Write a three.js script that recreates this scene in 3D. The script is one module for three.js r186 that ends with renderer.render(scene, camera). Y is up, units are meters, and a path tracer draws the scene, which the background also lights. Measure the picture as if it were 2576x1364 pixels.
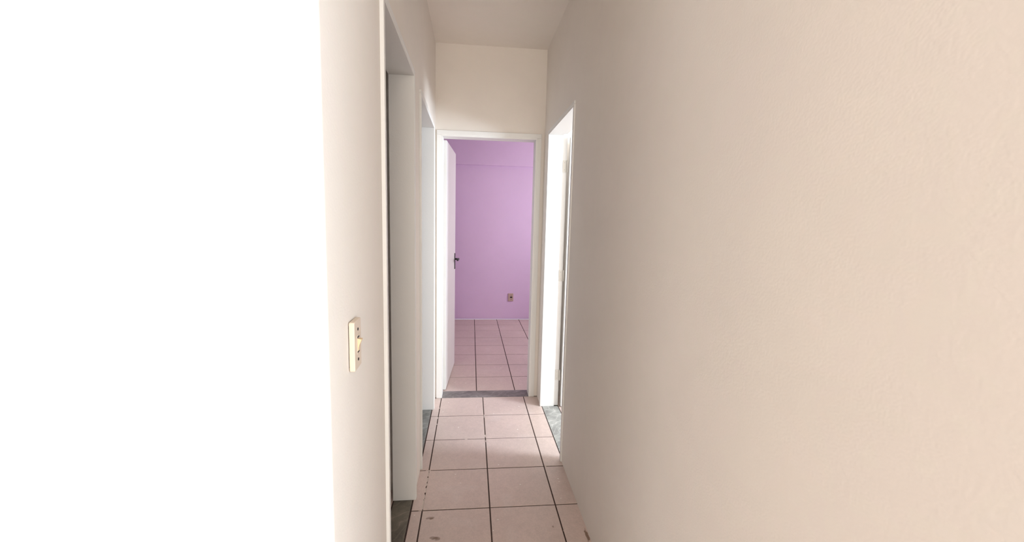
import * as THREE from 'three';
import { mergeGeometries } from 'three/addons/utils/BufferGeometryUtils.js';
import { RoundedBoxGeometry } from 'three/addons/geometries/RoundedBoxGeometry.js';
import { RectAreaLightUniformsLib } from 'three/addons/lights/RectAreaLightUniformsLib.js';

// ---------------------------------------------------------------- camera, sky, daylight, exposure
const scene = new THREE.Scene();
const camera = new THREE.PerspectiveCamera(2 * Math.atan(682 / 1041.4) * 180 / Math.PI, 2576 / 1364, 0.02, 60);
camera.position.set(0, 1.429, 0);
camera.rotation.order = 'YXZ';
camera.rotation.set(-0.11678, -0.09963, 0.02319);
scene.add(camera);

const renderer = new THREE.WebGLRenderer({ antialias: true });
renderer.toneMapping = THREE.LinearToneMapping;
renderer.toneMappingExposure = 1.0;
renderer.shadowMap.enabled = true;
RectAreaLightUniformsLib.init();
scene.background = new THREE.Color().setRGB(1.6, 1.75, 1.9);          // plain overcast sky outside the windows

// daylight through each window: a light of the size of the opening, just inside its panes
function daylight(name, w, h, pos, look, radiance, rgb) {
  const l = new THREE.RectAreaLight(new THREE.Color().setRGB(...rgb), radiance, w, h);
  l.name = name; l.position.set(...pos); l.lookAt(...look); scene.add(l);
  return l;
}
const DAY = [0.86, 1.0, 1.11];
daylight('daylight_living_room', 2.2, 1.9, [3.14, 1.15, 2.40], [0, 1.15, 2.40], 15, DAY);
daylight('added_fill_living_back', 1.2, 1.3, [0.0, 1.65, 3.54], [0.0, 1.65, 0], 13, [1.10, 1.0, 0.85]);  // added lamp behind the camera, placed to brighten end wall and hall ceiling
daylight('daylight_living_left', 2.6, 1.7, [-4.94, 1.25, 2.2], [0, 1.25, 2.2], 1.2, DAY);
daylight('daylight_right_room', 0.7, 0.9, [3.14, 1.75, -1.7], [0, 1.75, -1.7], 72, [0.87, 1.0, 1.13]);
daylight('daylight_bedroom', 1.1, 1.1, [2.14, 1.60, -4.9], [0, 1.60, -4.9], 7.6, [1, 1, 1]);
daylight('daylight_bathroom', 0.6, 0.5, [-2.54, 1.80, -1.60], [0, 1.80, -1.60], 0.2, DAY);
daylight('daylight_small_room', 0.6, 1.0, [-2.54, 1.60, -2.75], [0, 1.60, -2.75], 0.3, [0.92, 0.97, 1.0]);

// ---------------------------------------------------------------- helpers
let seed = 7;
function rnd() { seed = (seed * 1664525 + 1013904223) >>> 0; return seed / 4294967296; }
function hash(x, y, s) { let h = (x * 374761393 + y * 668265263 + s * 974634777) | 0; h = Math.imul(h ^ (h >>> 13), 1274126177); return ((h ^ (h >>> 16)) >>> 0) / 4294967296; }
function vnoise(x, y, period, s) {                                     // value noise that repeats after `period` cells
  const xi = Math.floor(x), yi = Math.floor(y), fx = x - xi, fy = y - yi;
  const m = (v) => ((v % period) + period) % period;
  const u = fx * fx * (3 - 2 * fx), v = fy * fy * (3 - 2 * fy);
  const a = hash(m(xi), m(yi), s), b = hash(m(xi + 1), m(yi), s), c = hash(m(xi), m(yi + 1), s), d = hash(m(xi + 1), m(yi + 1), s);
  return (a + (b - a) * u) * (1 - v) + (c + (d - c) * u) * v;
}
function texture(n, fn, srgb = true) {
  const data = new Uint8Array(n * n * 4);
  for (let y = 0; y < n; y++) for (let x = 0; x < n; x++) {
    const c = fn(x / n, y / n), i = (y * n + x) * 4;
    for (let k = 0; k < 3; k++) data[i + k] = Math.max(0, Math.min(255, Math.round(c[k] * 255)));
    data[i + 3] = 255;
  }
  const t = new THREE.DataTexture(data, n, n);
  t.wrapS = t.wrapT = THREE.RepeatWrapping; t.magFilter = THREE.LinearFilter; t.minFilter = THREE.LinearFilter;
  if (srgb) t.colorSpace = THREE.SRGBColorSpace;
  t.needsUpdate = true;
  return t;
}
const at = (t, s, ox = 0, oy = 0) => { const c = t.clone(); c.repeat.set(s, s); c.offset.set(ox, oy); c.needsUpdate = true; return c; };
function worldUV(g) {                                                  // uv in metres, from the face's own plane
  const p = g.attributes.position, n = g.attributes.normal, uv = new Float32Array(p.count * 2);
  for (let i = 0; i < p.count; i++) {
    const ax = Math.abs(n.getX(i)), ay = Math.abs(n.getY(i)), az = Math.abs(n.getZ(i));
    if (ay > ax && ay > az) { uv[2 * i] = p.getX(i); uv[2 * i + 1] = p.getZ(i); }
    else if (ax > az) { uv[2 * i] = p.getZ(i); uv[2 * i + 1] = p.getY(i); }
    else { uv[2 * i] = p.getX(i); uv[2 * i + 1] = p.getY(i); }
  }
  g.setAttribute('uv', new THREE.BufferAttribute(uv, 2));
  return g;
}
function box(x0, x1, y0, y1, z0, z1) {
  const g = new THREE.BoxGeometry(Math.abs(x1 - x0), Math.abs(y1 - y0), Math.abs(z1 - z0));
  g.translate((x0 + x1) / 2, (y0 + y1) / 2, (z0 + z1) / 2);
  return worldUV(g);
}
function rbox(x0, x1, y0, y1, z0, z1, r = 0.002, s = 2) {
  const g = new RoundedBoxGeometry(Math.abs(x1 - x0), Math.abs(y1 - y0), Math.abs(z1 - z0), s, r);
  g.translate((x0 + x1) / 2, (y0 + y1) / 2, (z0 + z1) / 2);
  return worldUV(g);
}
const joined = (list) => mergeGeometries(list.map((g) => { const h = g.index ? g.toNonIndexed() : g; for (const k of Object.keys(h.attributes)) if (!['position', 'normal', 'uv'].includes(k)) h.deleteAttribute(k); return h; }));
const taken = {};
function numbered(name) { const n = taken[name] = (taken[name] ?? -1) + 1; return n ? `${name}_${String(n).padStart(3, '0')}` : name; }
function mesh(name, geo, mat, parent) {
  const m = new THREE.Mesh(Array.isArray(geo) ? joined(geo) : geo, mat);
  m.castShadow = m.receiveShadow = true;
  m.name = parent ? name : numbered(name);
  (parent || scene).add(m);
  return m;
}
function structure(name, geo, mat) { const m = mesh(name, geo, mat); m.userData.kind = 'structure'; return m; }
function structureGroup(name) { const g = new THREE.Group(); g.name = numbered(name); g.userData.kind = 'structure'; scene.add(g); return g; }
function thing(name, label, category, pos = [0, 0, 0], turn = 0, group) {
  const g = new THREE.Group(); g.name = numbered(name); g.position.set(...pos); g.rotation.y = turn;
  g.userData = { label, category }; if (group) g.userData.group = group;
  scene.add(g); return g;
}

// ---------------------------------------------------------------- materials
const stipple = texture(512, (u, v) => { const a = 0.5 * vnoise(u * 128, v * 128, 128, 1) + 0.3 * vnoise(u * 64, v * 64, 64, 2) + 0.2 * vnoise(u * 8, v * 8, 8, 3); return [a, a, a]; }, false);
const blotch = texture(256, (u, v) => {                               // slightly uneven coats of paint
  const a = vnoise(u * 4, v * 4, 4, 11) * 0.5 + vnoise(u * 10, v * 10, 10, 12) * 0.3 + vnoise(u * 40, v * 40, 40, 13) * 0.2;
  const k = 0.975 + 0.025 * a; return [k, k - 0.004 * vnoise(u * 6, v * 6, 6, 14), k - 0.008 * vnoise(u * 5, v * 5, 5, 15)];
});
const paint = (r, g, b, rough = 0.8) => new THREE.MeshStandardMaterial({ color: new THREE.Color().setRGB(r, g, b), roughness: rough, map: at(blotch, 0.7), bumpMap: at(stipple, 2.2), bumpScale: 0.0003 });
const M = {
  wall: paint(0.85, 0.79, 0.73),
  lilac: paint(0.76, 0.565, 0.80),
  ceiling: paint(0.88, 0.82, 0.75, 0.9),
  trim: new THREE.MeshStandardMaterial({ color: new THREE.Color().setRGB(0.78, 0.765, 0.74), roughness: 0.42, bumpMap: at(stipple, 3), bumpScale: 0.0003 }),
  grout: null, tile: null, tileBed: null,
  dark: new THREE.MeshStandardMaterial({ color: new THREE.Color().setRGB(0.006, 0.005, 0.005), roughness: 0.45 }),
  plate: new THREE.MeshStandardMaterial({ color: new THREE.Color().setRGB(0.72, 0.60, 0.48), roughness: 0.4 }),
  amber: new THREE.MeshStandardMaterial({ color: new THREE.Color().setRGB(0.78, 0.58, 0.36), roughness: 0.35 }),
  oldPlate: new THREE.MeshStandardMaterial({ color: new THREE.Color().setRGB(0.50, 0.36, 0.30), roughness: 0.5 }),
  steel: new THREE.MeshStandardMaterial({ color: new THREE.Color().setRGB(0.55, 0.53, 0.50), roughness: 0.5, metalness: 0.6 }),
  hinge: new THREE.MeshStandardMaterial({ color: new THREE.Color().setRGB(0.70, 0.67, 0.61), roughness: 0.5 }),
  alu: new THREE.MeshStandardMaterial({ color: new THREE.Color().setRGB(0.6, 0.6, 0.6), roughness: 0.4, metalness: 0.7 }),
  glass: new THREE.MeshPhysicalMaterial({ color: 0xffffff, roughness: 0.02, transmission: 1, thickness: 0, ior: 1.45 }),
};
const speck = (u, v) => 0.5 * vnoise(u * 512, v * 512, 512, 21) + 0.3 * vnoise(u * 128, v * 128, 128, 22) + 0.2 * vnoise(u * 20, v * 20, 20, 23);
const TU = 2.56, TX = -1, TZ = -3.46;                                 // the hall tile print spans 2.56 m from here
const stains = [[-0.187, -1.877, 0.022, 0.010, 0.35], [-0.178, -1.872, 0.012, 0.006, 0.4], [-0.156, -1.746, 0.022, 0.012, 0.35], [-0.143, -1.744, 0.02, 0.012, 0.35], [0.546, -1.715, 0.009, 0.042, 0.6], [0.40, -1.78, 0.006, 0.008, 0.35]];
const tileTex = (n, withStains) => texture(n, (u, v) => {
  const x = TX + u * TU, z = TZ + v * TU;
  const s = speck(u, v), c = vnoise(u * 9, v * 9, 9, 24), w = vnoise(u * 30, v * 30, 30, 25);
  let k = 0.90 + 0.10 * s + 0.05 * (c - 0.5);
  let col = [0.84 * k, 0.757 * k, 0.72 * k];
  const chalk = Math.max(0, w - 0.72) * 0.35;                         // dry paint dust, in patches
  col = col.map((q) => q + (0.93 - q) * chalk);
  if (hash(Math.floor(u * 400), Math.floor(v * 400), 31) > 0.9994) col = [0.93, 0.91, 0.88];
  if (withStains) for (const [sx, sz, a, b, o] of stains) {
    const d = Math.hypot((x - sx) / a, (z - sz) / b) + 0.7 * (vnoise(u * 256, v * 256, 256, 33) - 0.5);
    if (d < 1) { const f = o * Math.min(1, (1 - d) * 3); col = [col[0] * (1 - f) + 0.30 * f, col[1] * (1 - f) + 0.20 * f, col[2] * (1 - f) + 0.13 * f]; }
  }
  return col;
});
const tileMat = (n, st) => { const t = tileTex(n, st); t.repeat.set(1 / TU, 1 / TU); t.offset.set(-TX / TU, -TZ / TU); return new THREE.MeshStandardMaterial({ map: t, roughness: 0.38, bumpMap: at(stipple, 2), bumpScale: 0.0002 }); };
M.tile = tileMat(1024, true);
M.tileBed = tileMat(512, false);
const groutTex = texture(1024, (u, v) => {
  const x = TX + u * TU, z = TZ + v * TU;
  const n = vnoise(u * 200, v * 200, 200, 41), m = vnoise(u * 60, v * 60, 60, 42);
  const smear = (Math.abs(x + 0.2265) < 0.02 && z > -2.28 && z < -1.93 && n > 0.34) || m > 0.93;   // white wall paint dripped into the joints
  return smear ? [0.80, 0.74, 0.70] : [0.22 + 0.06 * n, 0.155 + 0.05 * n, 0.13 + 0.05 * n];
});
groutTex.repeat.set(1 / TU, 1 / TU); groutTex.offset.set(-TX / TU, -TZ / TU);
M.grout = new THREE.MeshStandardMaterial({ map: groutTex, roughness: 0.95 });
const marbleTex = texture(512, (u, v) => {
  const wob = vnoise(u * 4, v * 4, 4, 51) * 1.1 + vnoise(u * 11, v * 11, 11, 52) * 0.4;
  const vein = Math.pow(1 - Math.abs(Math.sin((u * 2 + v * 3 + wob) * Math.PI * 2)), 4);
  const cl = vnoise(u * 7, v * 7, 7, 53) * 0.5 + vnoise(u * 24, v * 24, 24, 54) * 0.3 + vnoise(u * 90, v * 90, 90, 55) * 0.2;
  const k = 0.52 + 0.30 * cl + 0.14 * vein; return [k, k * 0.985, k * 0.955];
});
const marble = (r, g, b) => new THREE.MeshStandardMaterial({ map: at(marbleTex, 2.2), color: new THREE.Color().setRGB(r, g, b), roughness: 0.4 });

// ---------------------------------------------------------------- the shell
const HC = 2.73;                                                       // ceiling height
const XL = -0.278, XR = 0.558, ZC = -0.815, ZE = -3.262;               // hall walls, corner with the living room, end wall
// a straight wall with rectangular openings; axis 'x' or 'z' is its run
function wallBoxes(axis, a0, a1, t0, t1, holes = [], y0 = 0, y1 = HC) {
  const cuts = [...new Set([a0, a1, ...holes.flatMap((h) => [h[0], h[1]])])].sort((p, q) => p - q), out = [];
  const put = (p, q, lo, hi) => out.push(axis === 'x' ? box(p, q, lo, hi, t0, t1) : box(t0, t1, lo, hi, p, q));
  for (let i = 0; i + 1 < cuts.length; i++) {
    const p = cuts[i], q = cuts[i + 1], h = holes.find((o) => o[0] <= p + 1e-6 && o[1] >= q - 1e-6);
    if (!h) put(p, q, y0, y1);
    else { if (h[2] > y0) put(p, q, y0, h[2]); if (h[3] < y1) put(p, q, h[3], y1); }
  }
  return out;
}
// openings in the masonry [from, to, bottom, top]
const D1 = [-2.040, -1.340, 0, 2.112], D2 = [-3.072, -2.275, 0, 2.105], D3 = [-3.095, -2.305, 0, 2.100], D4 = [-0.267, 0.531, 0, 2.109];

// left of the hall: the corner with the living room is a rounded plaster edge
{
  const r = 0.016, s = new THREE.Shape();
  s.moveTo(-5.0, -ZC); s.lineTo(XL - r, -ZC); s.absarc(XL - r, -ZC + r, r, -Math.PI / 2, 0, false);
  s.lineTo(XL, -D1[1]); s.lineTo(XL - 0.096, -D1[1]); s.lineTo(XL - 0.096, -ZC + 0.13); s.lineTo(-5.0, -ZC + 0.13); s.closePath();
  const g = new THREE.ExtrudeGeometry(s, { depth: HC, bevelEnabled: false, curveSegments: 10 });
  g.rotateX(-Math.PI / 2);                                             // shape (x, -z) -> plan, depth -> height
  structure('wall_left', [worldUV(g), ...wallBoxes('z', ZE, D1[1], XL - 0.096, XL, [D1, D2])], M.wall);
}
structure('wall_right', wallBoxes('z', ZE, -0.28, XR, XR + 0.13, [D3]), M.wall);
structure('wall_end', wallBoxes('x', -2.6, 3.2, ZE - 0.065, ZE, [D4]), M.wall);
structure('floor_slab', box(-5.2, 3.4, -0.27, -0.115, -6.2, 3.8), M.grout);
structure('ceiling', box(-5.2, 3.4, HC, HC + 0.15, -6.2, 3.8), M.ceiling);
// the lilac bedroom at the end
structure('wall_bedroom_front', wallBoxes('x', -1.8, 2.2, ZE - 0.13, ZE - 0.065, [D4]), M.lilac);
structure('wall_bedroom_back', [box(-1.95, 2.35, 0, HC, -6.155, -6.005), box(-1.8, 2.2, 2.222, HC, -6.02, -5.972)], M.lilac);
structure('wall_bedroom_left', box(-1.95, -1.8, 0, HC, -6.005, ZE - 0.065), M.lilac);
structure('wall_bedroom_right', wallBoxes('z', -6.005, ZE - 0.065, 2.2, 2.35, [[-5.45, -4.35, 1.05, 2.15]]), M.lilac);
// the room on the right of the hall, and the living room the camera stands in
structure('wall_right_room_front', box(XR + 0.13, 3.2, 0, HC, -0.41, -0.28), M.wall);
structure('wall_outer_right', wallBoxes('z', ZE - 0.065, 3.6, 3.2, 3.35, [[-2.05, -1.35, 1.3, 2.2], [1.3, 3.5, 0.2, 2.1]]), M.wall);
structure('wall_living_back', wallBoxes('x', -5.15, 3.35, 3.6, 3.75, [[-0.6, 0.6, 1.0, 2.3]]), M.wall);
structure('wall_living_left', wallBoxes('z', ZC - 0.13, 3.6, -5.15, -5.0, [[0.9, 3.5, 0.4, 2.1]]), M.wall);
// the two small rooms on the left
structure('wall_outer_left', wallBoxes('z', ZE, ZC - 0.13, -2.75, -2.6, [[-3.05, -2.45, 1.1, 2.1], [-1.9, -1.3, 1.55, 2.05]]), M.wall);
structure('wall_partition', box(-2.6, XL - 0.096, 0, HC, -2.2, -2.1), M.wall);

// ---------------------------------------------------------------- floors: every tile its own piece over a recessed grout bed
function tileGeo(w, d) {                                               // a slab with a chamfered top edge, 18 triangles, centre at its top
  const c = 0.001, h = 0.008, X = w / 2, Z = d / 2, pos = [], idx = [];
  const ring = (x, y, z) => { const b = pos.length / 3; pos.push(-x, y, -z, x, y, -z, x, y, z, -x, y, z); return b; };
  const quadTop = ring(X - c, 0, Z - c); idx.push(quadTop, quadTop + 2, quadTop + 1, quadTop, quadTop + 3, quadTop + 2);
  const side = (x0, y0, z0, x1, y1, z1) => { const a = ring(x0, y0, z0), b = ring(x1, y1, z1); for (let i = 0; i < 4; i++) { const j = (i + 1) % 4; idx.push(a + i, a + j, b + j, a + i, b + j, b + i); } };
  side(X - c, 0, Z - c, X, -c, Z); side(X, -c, Z, X, -h, Z);
  const g = new THREE.BufferGeometry();
  g.setAttribute('position', new THREE.Float32BufferAttribute(pos, 3)); g.setIndex(idx);
  const n = g.toNonIndexed(); n.computeVertexNormals(); return n;
}
function tiledFloor(name, bed, x0, z0, pitch, gap, areas, mat) {       // areas: rectangles [x from, x to, z from, z to]
  const f = structure(name, bed, M.grout);
  for (const [ax, bx_, az, bz] of areas) {
    for (let i = Math.floor((ax - x0) / pitch); x0 + i * pitch < bx_; i++) for (let j = Math.floor((az - z0) / pitch); z0 + j * pitch < bz; j++) {
      const l = Math.max(ax, x0 + i * pitch + gap / 2), r = Math.min(bx_, x0 + (i + 1) * pitch - gap / 2);
      const n = Math.max(az, z0 + j * pitch + gap / 2), m = Math.min(bz, z0 + (j + 1) * pitch - gap / 2);
      if (r - l < 0.012 || m - n < 0.012) continue;
      const g = tileGeo(r - l, m - n), cx = (l + r) / 2, cz = (n + m) / 2;
      const p = g.attributes.position, uv = new Float32Array(p.count * 2);
      for (let k = 0; k < p.count; k++) { uv[2 * k] = p.getX(k) + cx; uv[2 * k + 1] = p.getZ(k) + cz; }
      g.setAttribute('uv', new THREE.BufferAttribute(uv, 2));
      const t = mesh('tile', g, mat, f); t.position.set(cx, (hash(i + 50, j + 50, 61) - 0.5) * 0.0006, cz);
    }
  }
  return f;
}
const P = 0.335, GX = -0.2265, GZ = -2.9357, BED = -0.0018;
tiledFloor('floor', [box(-5.0, 3.2, -0.12, BED, -0.28, 3.6), box(-5.0, XR, -0.12, BED, ZC, -0.28), box(XL - 0.02, XR + 0.02, -0.12, BED, -3.256, ZC)],
  GX, GZ, P, 0.0065, [[XL - 0.001, XR + 0.006, -3.253, ZC], [-1.5, XR, ZC, -0.28], [-1.5, 2.0, -0.28, 2.2]], M.tile);
structure('floor_living_far', [box(-5.0, -1.503, BED, 0, ZC, 3.6), box(2.003, 3.2, BED, 0, -0.28, 3.6), box(-1.503, 2.003, BED, 0, 2.203, 3.6)], M.tile);
tiledFloor('floor_bedroom', box(-1.8, 2.2, -0.12, BED, -6.005, -3.384), 0.0591, -5.666, 0.3272, 0.0072, [[-1.8, 2.2, -6.003, -3.386]], M.tileBed);
tiledFloor('floor_right_room', box(XR + 0.13, 3.2, -0.12, BED, ZE, -0.41), GX, GZ, P, 0.0065, [[XR + 0.14, 3.2, ZE, -0.41]], M.tile);
tiledFloor('floor_bathroom', box(-2.6, XL - 0.096, -0.12, BED, -2.1, -0.945), GX, GZ, P, 0.0065, [[-2.6, XL - 0.106, -2.1, -0.945]], M.tile);
tiledFloor('floor_small_room', box(-2.6, XL - 0.096, -0.12, BED, ZE, -2.2), GX, GZ, P, 0.0065, [[-2.6, XL - 0.106, ZE, -2.2]], M.tile);

// ---------------------------------------------------------------- door frames (liners that stand a little proud of the plaster)
// built along x: opening from 0 to w, wall from z = 0 (hall face) to -T; then turned into place
function doorFrame(name, w, h, face, proud, T, pos, turn, stopDepth, hingeSide) {
  const g = structureGroup(name); g.position.set(...pos); g.rotation.y = turn;
  const f0 = proud, f1 = -T - proud, rd = 0.012;                       // rd: the door's rebate
  const liner = (n, x0, x1, y0, y1) => mesh(n, rbox(x0, x1, y0, y1, f1, f0, 0.003, 2), M.trim, g);
  liner('side_jamb', 0, face - rd, 0.0, h - face + rd); liner('side_jamb', w - face + rd, w, 0.0, h - face + rd); liner('head_jamb', 0, w, h - face + rd, h);
  const s0 = f0, s1 = -stopDepth;                                      // the thicker stop in front of the rebate
  mesh('door_stop', rbox(face - rd - 0.002, face, 0, h - face, s1, s0 - 0.0015, 0.0015, 2), M.trim, g);
  mesh('door_stop', rbox(w - face, w - face + rd + 0.002, 0, h - face, s1, s0 - 0.0015, 0.0015, 2), M.trim, g);
  mesh('door_stop', rbox(face - rd, w - face + rd, h - face, h - face + rd + 0.002, s1, s0 - 0.0015, 0.0015, 2), M.trim, g);
  if (hingeSide !== undefined) for (const hy of [1.85, 1.035, 0.25]) {
    const x = hingeSide ? w - face + rd : face - rd, dir = hingeSide ? -1 : 1;
    const hg = mesh('hinge', rbox(x, x + dir * 0.0025, hy - 0.042, hy + 0.042, s1 - 0.004, f1 + 0.004, 0.001, 1), M.hinge, g);
    const kn = new THREE.CylinderGeometry(0.0055, 0.0055, 0.084, 12); kn.translate(x + dir * 0.006, hy, f1 - 0.003);
    mesh('knuckle', worldUV(kn), M.hinge, hg);
    for (const k of [-0.026, 0.026]) { const sc = new THREE.CylinderGeometry(0.0035, 0.0035, 0.0012, 10); sc.rotateZ(Math.PI / 2); sc.translate(x + dir * 0.0028, hy + k, (s1 + f1) / 2); mesh('screw', worldUV(sc), M.steel, hg); }
  }
  return g;
}
const HALF = Math.PI / 2;
// left wall: hall face looks to +x, so z(local) -> +x, x(local) -> -z
doorFrame('trim_1', D1[1] - D1[0], D1[3], 0.028, 0.012, 0.096, [XL, 0, D1[1]], HALF, 0.1055);
doorFrame('trim_2', D2[1] - D2[0], D2[3], 0.028, 0.012, 0.096, [XL, 0, D2[1]], HALF, 0.1055);
// right wall: z(local) -> -x, x(local) -> +z ; hinges at the far side
doorFrame('trim_3', D3[1] - D3[0], D3[3], 0.030, 0.008, 0.13, [XR, 0, D3[0]], -HALF, 0.103, 0);
// end wall
doorFrame('trim_4', D4[1] - D4[0], D4[3], 0.045, 0.012, 0.13, [D4[0], 0, ZE], 0, 0.098, 0);

// ---------------------------------------------------------------- thresholds
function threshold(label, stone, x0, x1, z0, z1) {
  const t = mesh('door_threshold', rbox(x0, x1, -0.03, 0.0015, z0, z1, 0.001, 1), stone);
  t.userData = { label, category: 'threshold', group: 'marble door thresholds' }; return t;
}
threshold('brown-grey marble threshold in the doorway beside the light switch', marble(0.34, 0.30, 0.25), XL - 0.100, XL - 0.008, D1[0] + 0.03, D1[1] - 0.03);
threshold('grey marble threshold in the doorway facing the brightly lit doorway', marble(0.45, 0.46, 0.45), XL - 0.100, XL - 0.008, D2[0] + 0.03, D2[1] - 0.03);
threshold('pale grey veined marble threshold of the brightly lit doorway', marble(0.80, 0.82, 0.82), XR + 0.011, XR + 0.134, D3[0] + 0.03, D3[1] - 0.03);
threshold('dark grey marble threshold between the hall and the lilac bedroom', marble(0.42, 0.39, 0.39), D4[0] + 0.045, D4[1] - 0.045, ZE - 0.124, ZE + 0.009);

// ---------------------------------------------------------------- door leaves
function doorLeaf(label, w, h, pos, turn, handle) {                    // hinge line at x = 0, leaf runs along +x, its visible face at z = +t
  const g = thing('door_leaf', label, 'door', pos, turn), t = 0.033;
  mesh('panel', rbox(0, w, 0.008, h, 0, t, 0.002, 2), M.trim, g);
  if (handle) {
    const hx = w - 0.05;
    const plate = mesh('handle_plate', rbox(hx - 0.017, hx + 0.017, 0.968, 1.122, t, t + 0.006, 0.003, 2), M.dark, g);
    const neck = new THREE.CylinderGeometry(0.009, 0.010, 0.036, 16); neck.rotateX(HALF); neck.translate(hx, 1.065, t + 0.022);
    const lever = mesh('lever', [worldUV(neck), rbox(hx - 0.105, hx + 0.011, 1.054, 1.075, t + 0.030, t + 0.046, 0.006, 3)], M.dark, g);
    plate.userData.label = 'black handle plate'; lever.userData.label = 'black lever handle';
    const key = new THREE.CylinderGeometry(0.006, 0.006, 0.006, 12); key.rotateX(HALF); key.translate(hx, 0.995, t + 0.006); mesh('keyhole', worldUV(key), M.steel, plate);
  }
  return g;
}
{
  const a = new THREE.Vector2(-0.202, -3.402), b = new THREE.Vector2(-0.155, -4.078);       // visible face of the bedroom door on the floor
  const turn = Math.atan2(-(b.y - a.y), b.x - a.x), n = new THREE.Vector2(Math.sin(turn), Math.cos(turn));
  doorLeaf('white door with a black lever handle standing open into the lilac room', 0.678, 2.063, [a.x - n.x * 0.033, 0, a.y - n.y * 0.033], turn, true);
  doorLeaf('white door swung open behind the jamb of the brightly lit doorway', 0.70, 2.055, [XR + 0.13 + 0.022, 0, D3[0] + 0.022], 0, false);
}

// ---------------------------------------------------------------- light switch by the first doorway
{
  const g = thing('light_switch', 'cream light switch plate on the white wall beside the doorway', 'light switch', [XL, 1.1345, -0.984], HALF);  // local x -> -z, z -> out of the wall
  const W = 0.061, H = 0.117, s = new THREE.Shape(), o = 0.004;
  const rr = (q, w, h, r) => { q.moveTo(-w / 2 + r, -h / 2); q.lineTo(w / 2 - r, -h / 2); q.absarc(w / 2 - r, -h / 2 + r, r, -HALF, 0); q.lineTo(w / 2, h / 2 - r); q.absarc(w / 2 - r, h / 2 - r, r, 0, HALF); q.lineTo(-w / 2 + r, h / 2); q.absarc(-w / 2 + r, h / 2 - r, r, HALF, Math.PI); q.lineTo(-w / 2, -h / 2 + r); q.absarc(-w / 2 + r, -h / 2 + r, r, Math.PI, 1.5 * Math.PI); };
  rr(s, W - o, H - o, 0.002);
  const hole = new THREE.Path(); rr(hole, 0.022, 0.048, 0.001); s.holes.push(hole);
  const pg = new THREE.ExtrudeGeometry(s, { depth: 0.008, bevelEnabled: true, bevelThickness: 0.0025, bevelSize: o / 2, bevelSegments: 3 }); pg.translate(0, 0, 0.0035);
  const plate = mesh('plate', worldUV(pg), M.plate, g); plate.rotation.y = 0.02;
  mesh('back_box', box(-0.026, 0.026, -0.05, 0.05, 0, 0.004), M.dark, g);
  mesh('switch_module', rbox(-0.0105, 0.0105, -0.023, 0.023, 0.003, 0.0148, 0.001, 1), M.plate, g);
  // rocker: a wedge, its upper half pressed out
  const rs = new THREE.Shape(); rs.moveTo(0.008, -0.0145); rs.lineTo(0.0115, -0.0145); rs.lineTo(0.0135, -0.002); rs.lineTo(0.0195, 0.0125); rs.lineTo(0.008, 0.0145); rs.closePath();
  const rg = new THREE.ExtrudeGeometry(rs, { depth: 0.012, bevelEnabled: true, bevelSize: 0.0006, bevelThickness: 0.0006, bevelSegments: 2 }); rg.rotateY(-HALF); rg.translate(0.006, 0, 0.004);
  const rocker = mesh('rocker', worldUV(rg), M.amber, g); rocker.userData.label = 'yellowed rocker';
  mesh('rocker_slot', box(-0.0075, 0.0075, 0.0158, 0.0200, 0.0120, 0.0153), M.dark, g);
  mesh('rocker_slot', box(-0.0075, 0.0075, -0.0195, -0.0158, 0.0120, 0.0153), M.dark, g);
  for (const y of [0.0365, -0.0365]) { const c = new THREE.CylinderGeometry(0.0036, 0.0036, 0.0018, 14); c.rotateX(HALF); c.translate(0, y, 0.0142); mesh('screw', worldUV(c), M.dark, g); }
}
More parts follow.
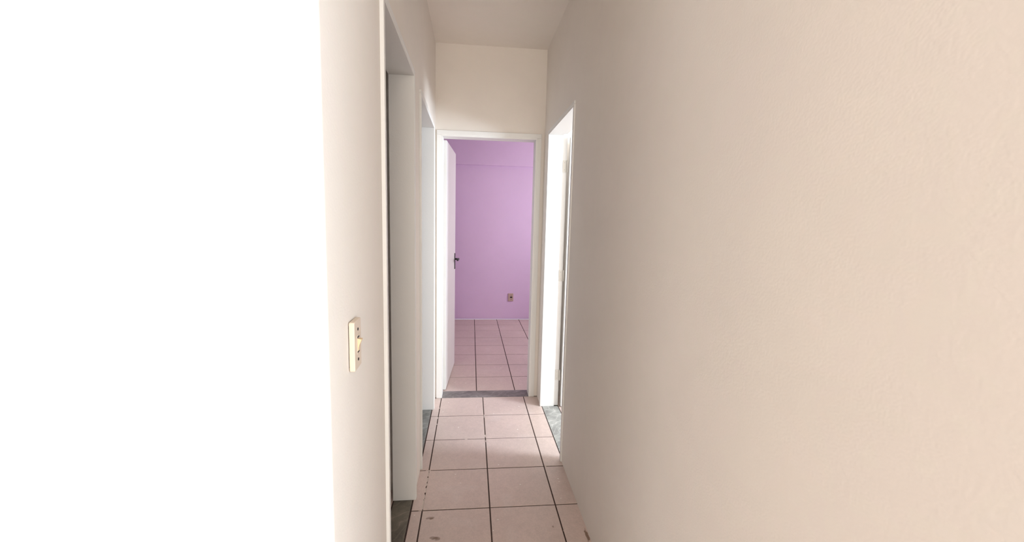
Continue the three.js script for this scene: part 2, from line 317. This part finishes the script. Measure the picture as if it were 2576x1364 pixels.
// ---------------------------------------------------------------- wall outlet in the lilac room
{
  const g = thing('wall_outlet', 'small beige wall outlet low on the lilac wall', 'outlet', [0.589, 0.330, -6.005]);
  mesh('plate', rbox(-0.038, 0.038, -0.058, 0.058, 0, 0.012, 0.004, 3), M.oldPlate, g);
  const s = new THREE.Shape(); s.absellipse(0, 0, 0.019, 0.011, 0, Math.PI * 2);
  const sg = new THREE.ExtrudeGeometry(s, { depth: 0.0012, bevelEnabled: false, curveSegments: 16 }); sg.translate(0.006, 0.002, 0.0115);
  const so = mesh('socket', worldUV(sg), M.dark, g); so.userData.label = 'dark oval socket';
  for (const y of [0.031, -0.029]) { const c = new THREE.CylinderGeometry(0.005, 0.005, 0.002, 14); c.rotateX(HALF); c.translate(0.006, y, 0.0122); const sc = mesh('screw', worldUV(c), M.dark, g); }
}

// ---------------------------------------------------------------- windows, out of the frame, that let the day in; the back one is added for its light
function windowUnit(n, pos, turn, L, y0, y1) {                          // local x along the wall, centred
  const g = structureGroup(`window_${n}`), w = 0.045, d = 0.03, A = -L / 2, B = L / 2;
  g.position.set(...pos); g.rotation.y = turn;
  mesh('window_frame', [box(A, B, y0, y0 + w, -d, d), box(A, B, y1 - w, y1, -d, d), box(A, A + w, y0 + w, y1 - w, -d, d), box(B - w, B, y0 + w, y1 - w, -d, d), box(-w / 2, w / 2, y0 + w, y1 - w, -d, d)], M.alu, g);
  mesh('pane', box(A + w, -w / 2, y0 + w, y1 - w, -0.002, 0.002), M.glass, g);
  mesh('pane', box(w / 2, B - w, y0 + w, y1 - w, -0.002, 0.002), M.glass, g);
}
windowUnit(1, [3.275, 0, 2.4], HALF, 2.2, 0.2, 2.1);
windowUnit(2, [3.275, 0, -1.7], HALF, 0.7, 1.3, 2.2);
windowUnit(3, [2.275, 0, -4.9], HALF, 1.1, 1.05, 2.15);
windowUnit(4, [-2.675, 0, -1.6], HALF, 0.6, 1.55, 2.05);
windowUnit(5, [-2.675, 0, -2.75], HALF, 0.6, 1.1, 2.1);
windowUnit(6, [0, 0, 3.675], 0, 1.2, 1.0, 2.3);  // unseen back window, added to go with the lamp shining down the hall
windowUnit(7, [-5.075, 0, 2.2], HALF, 2.6, 0.4, 2.1);

renderer.render(scene, camera);
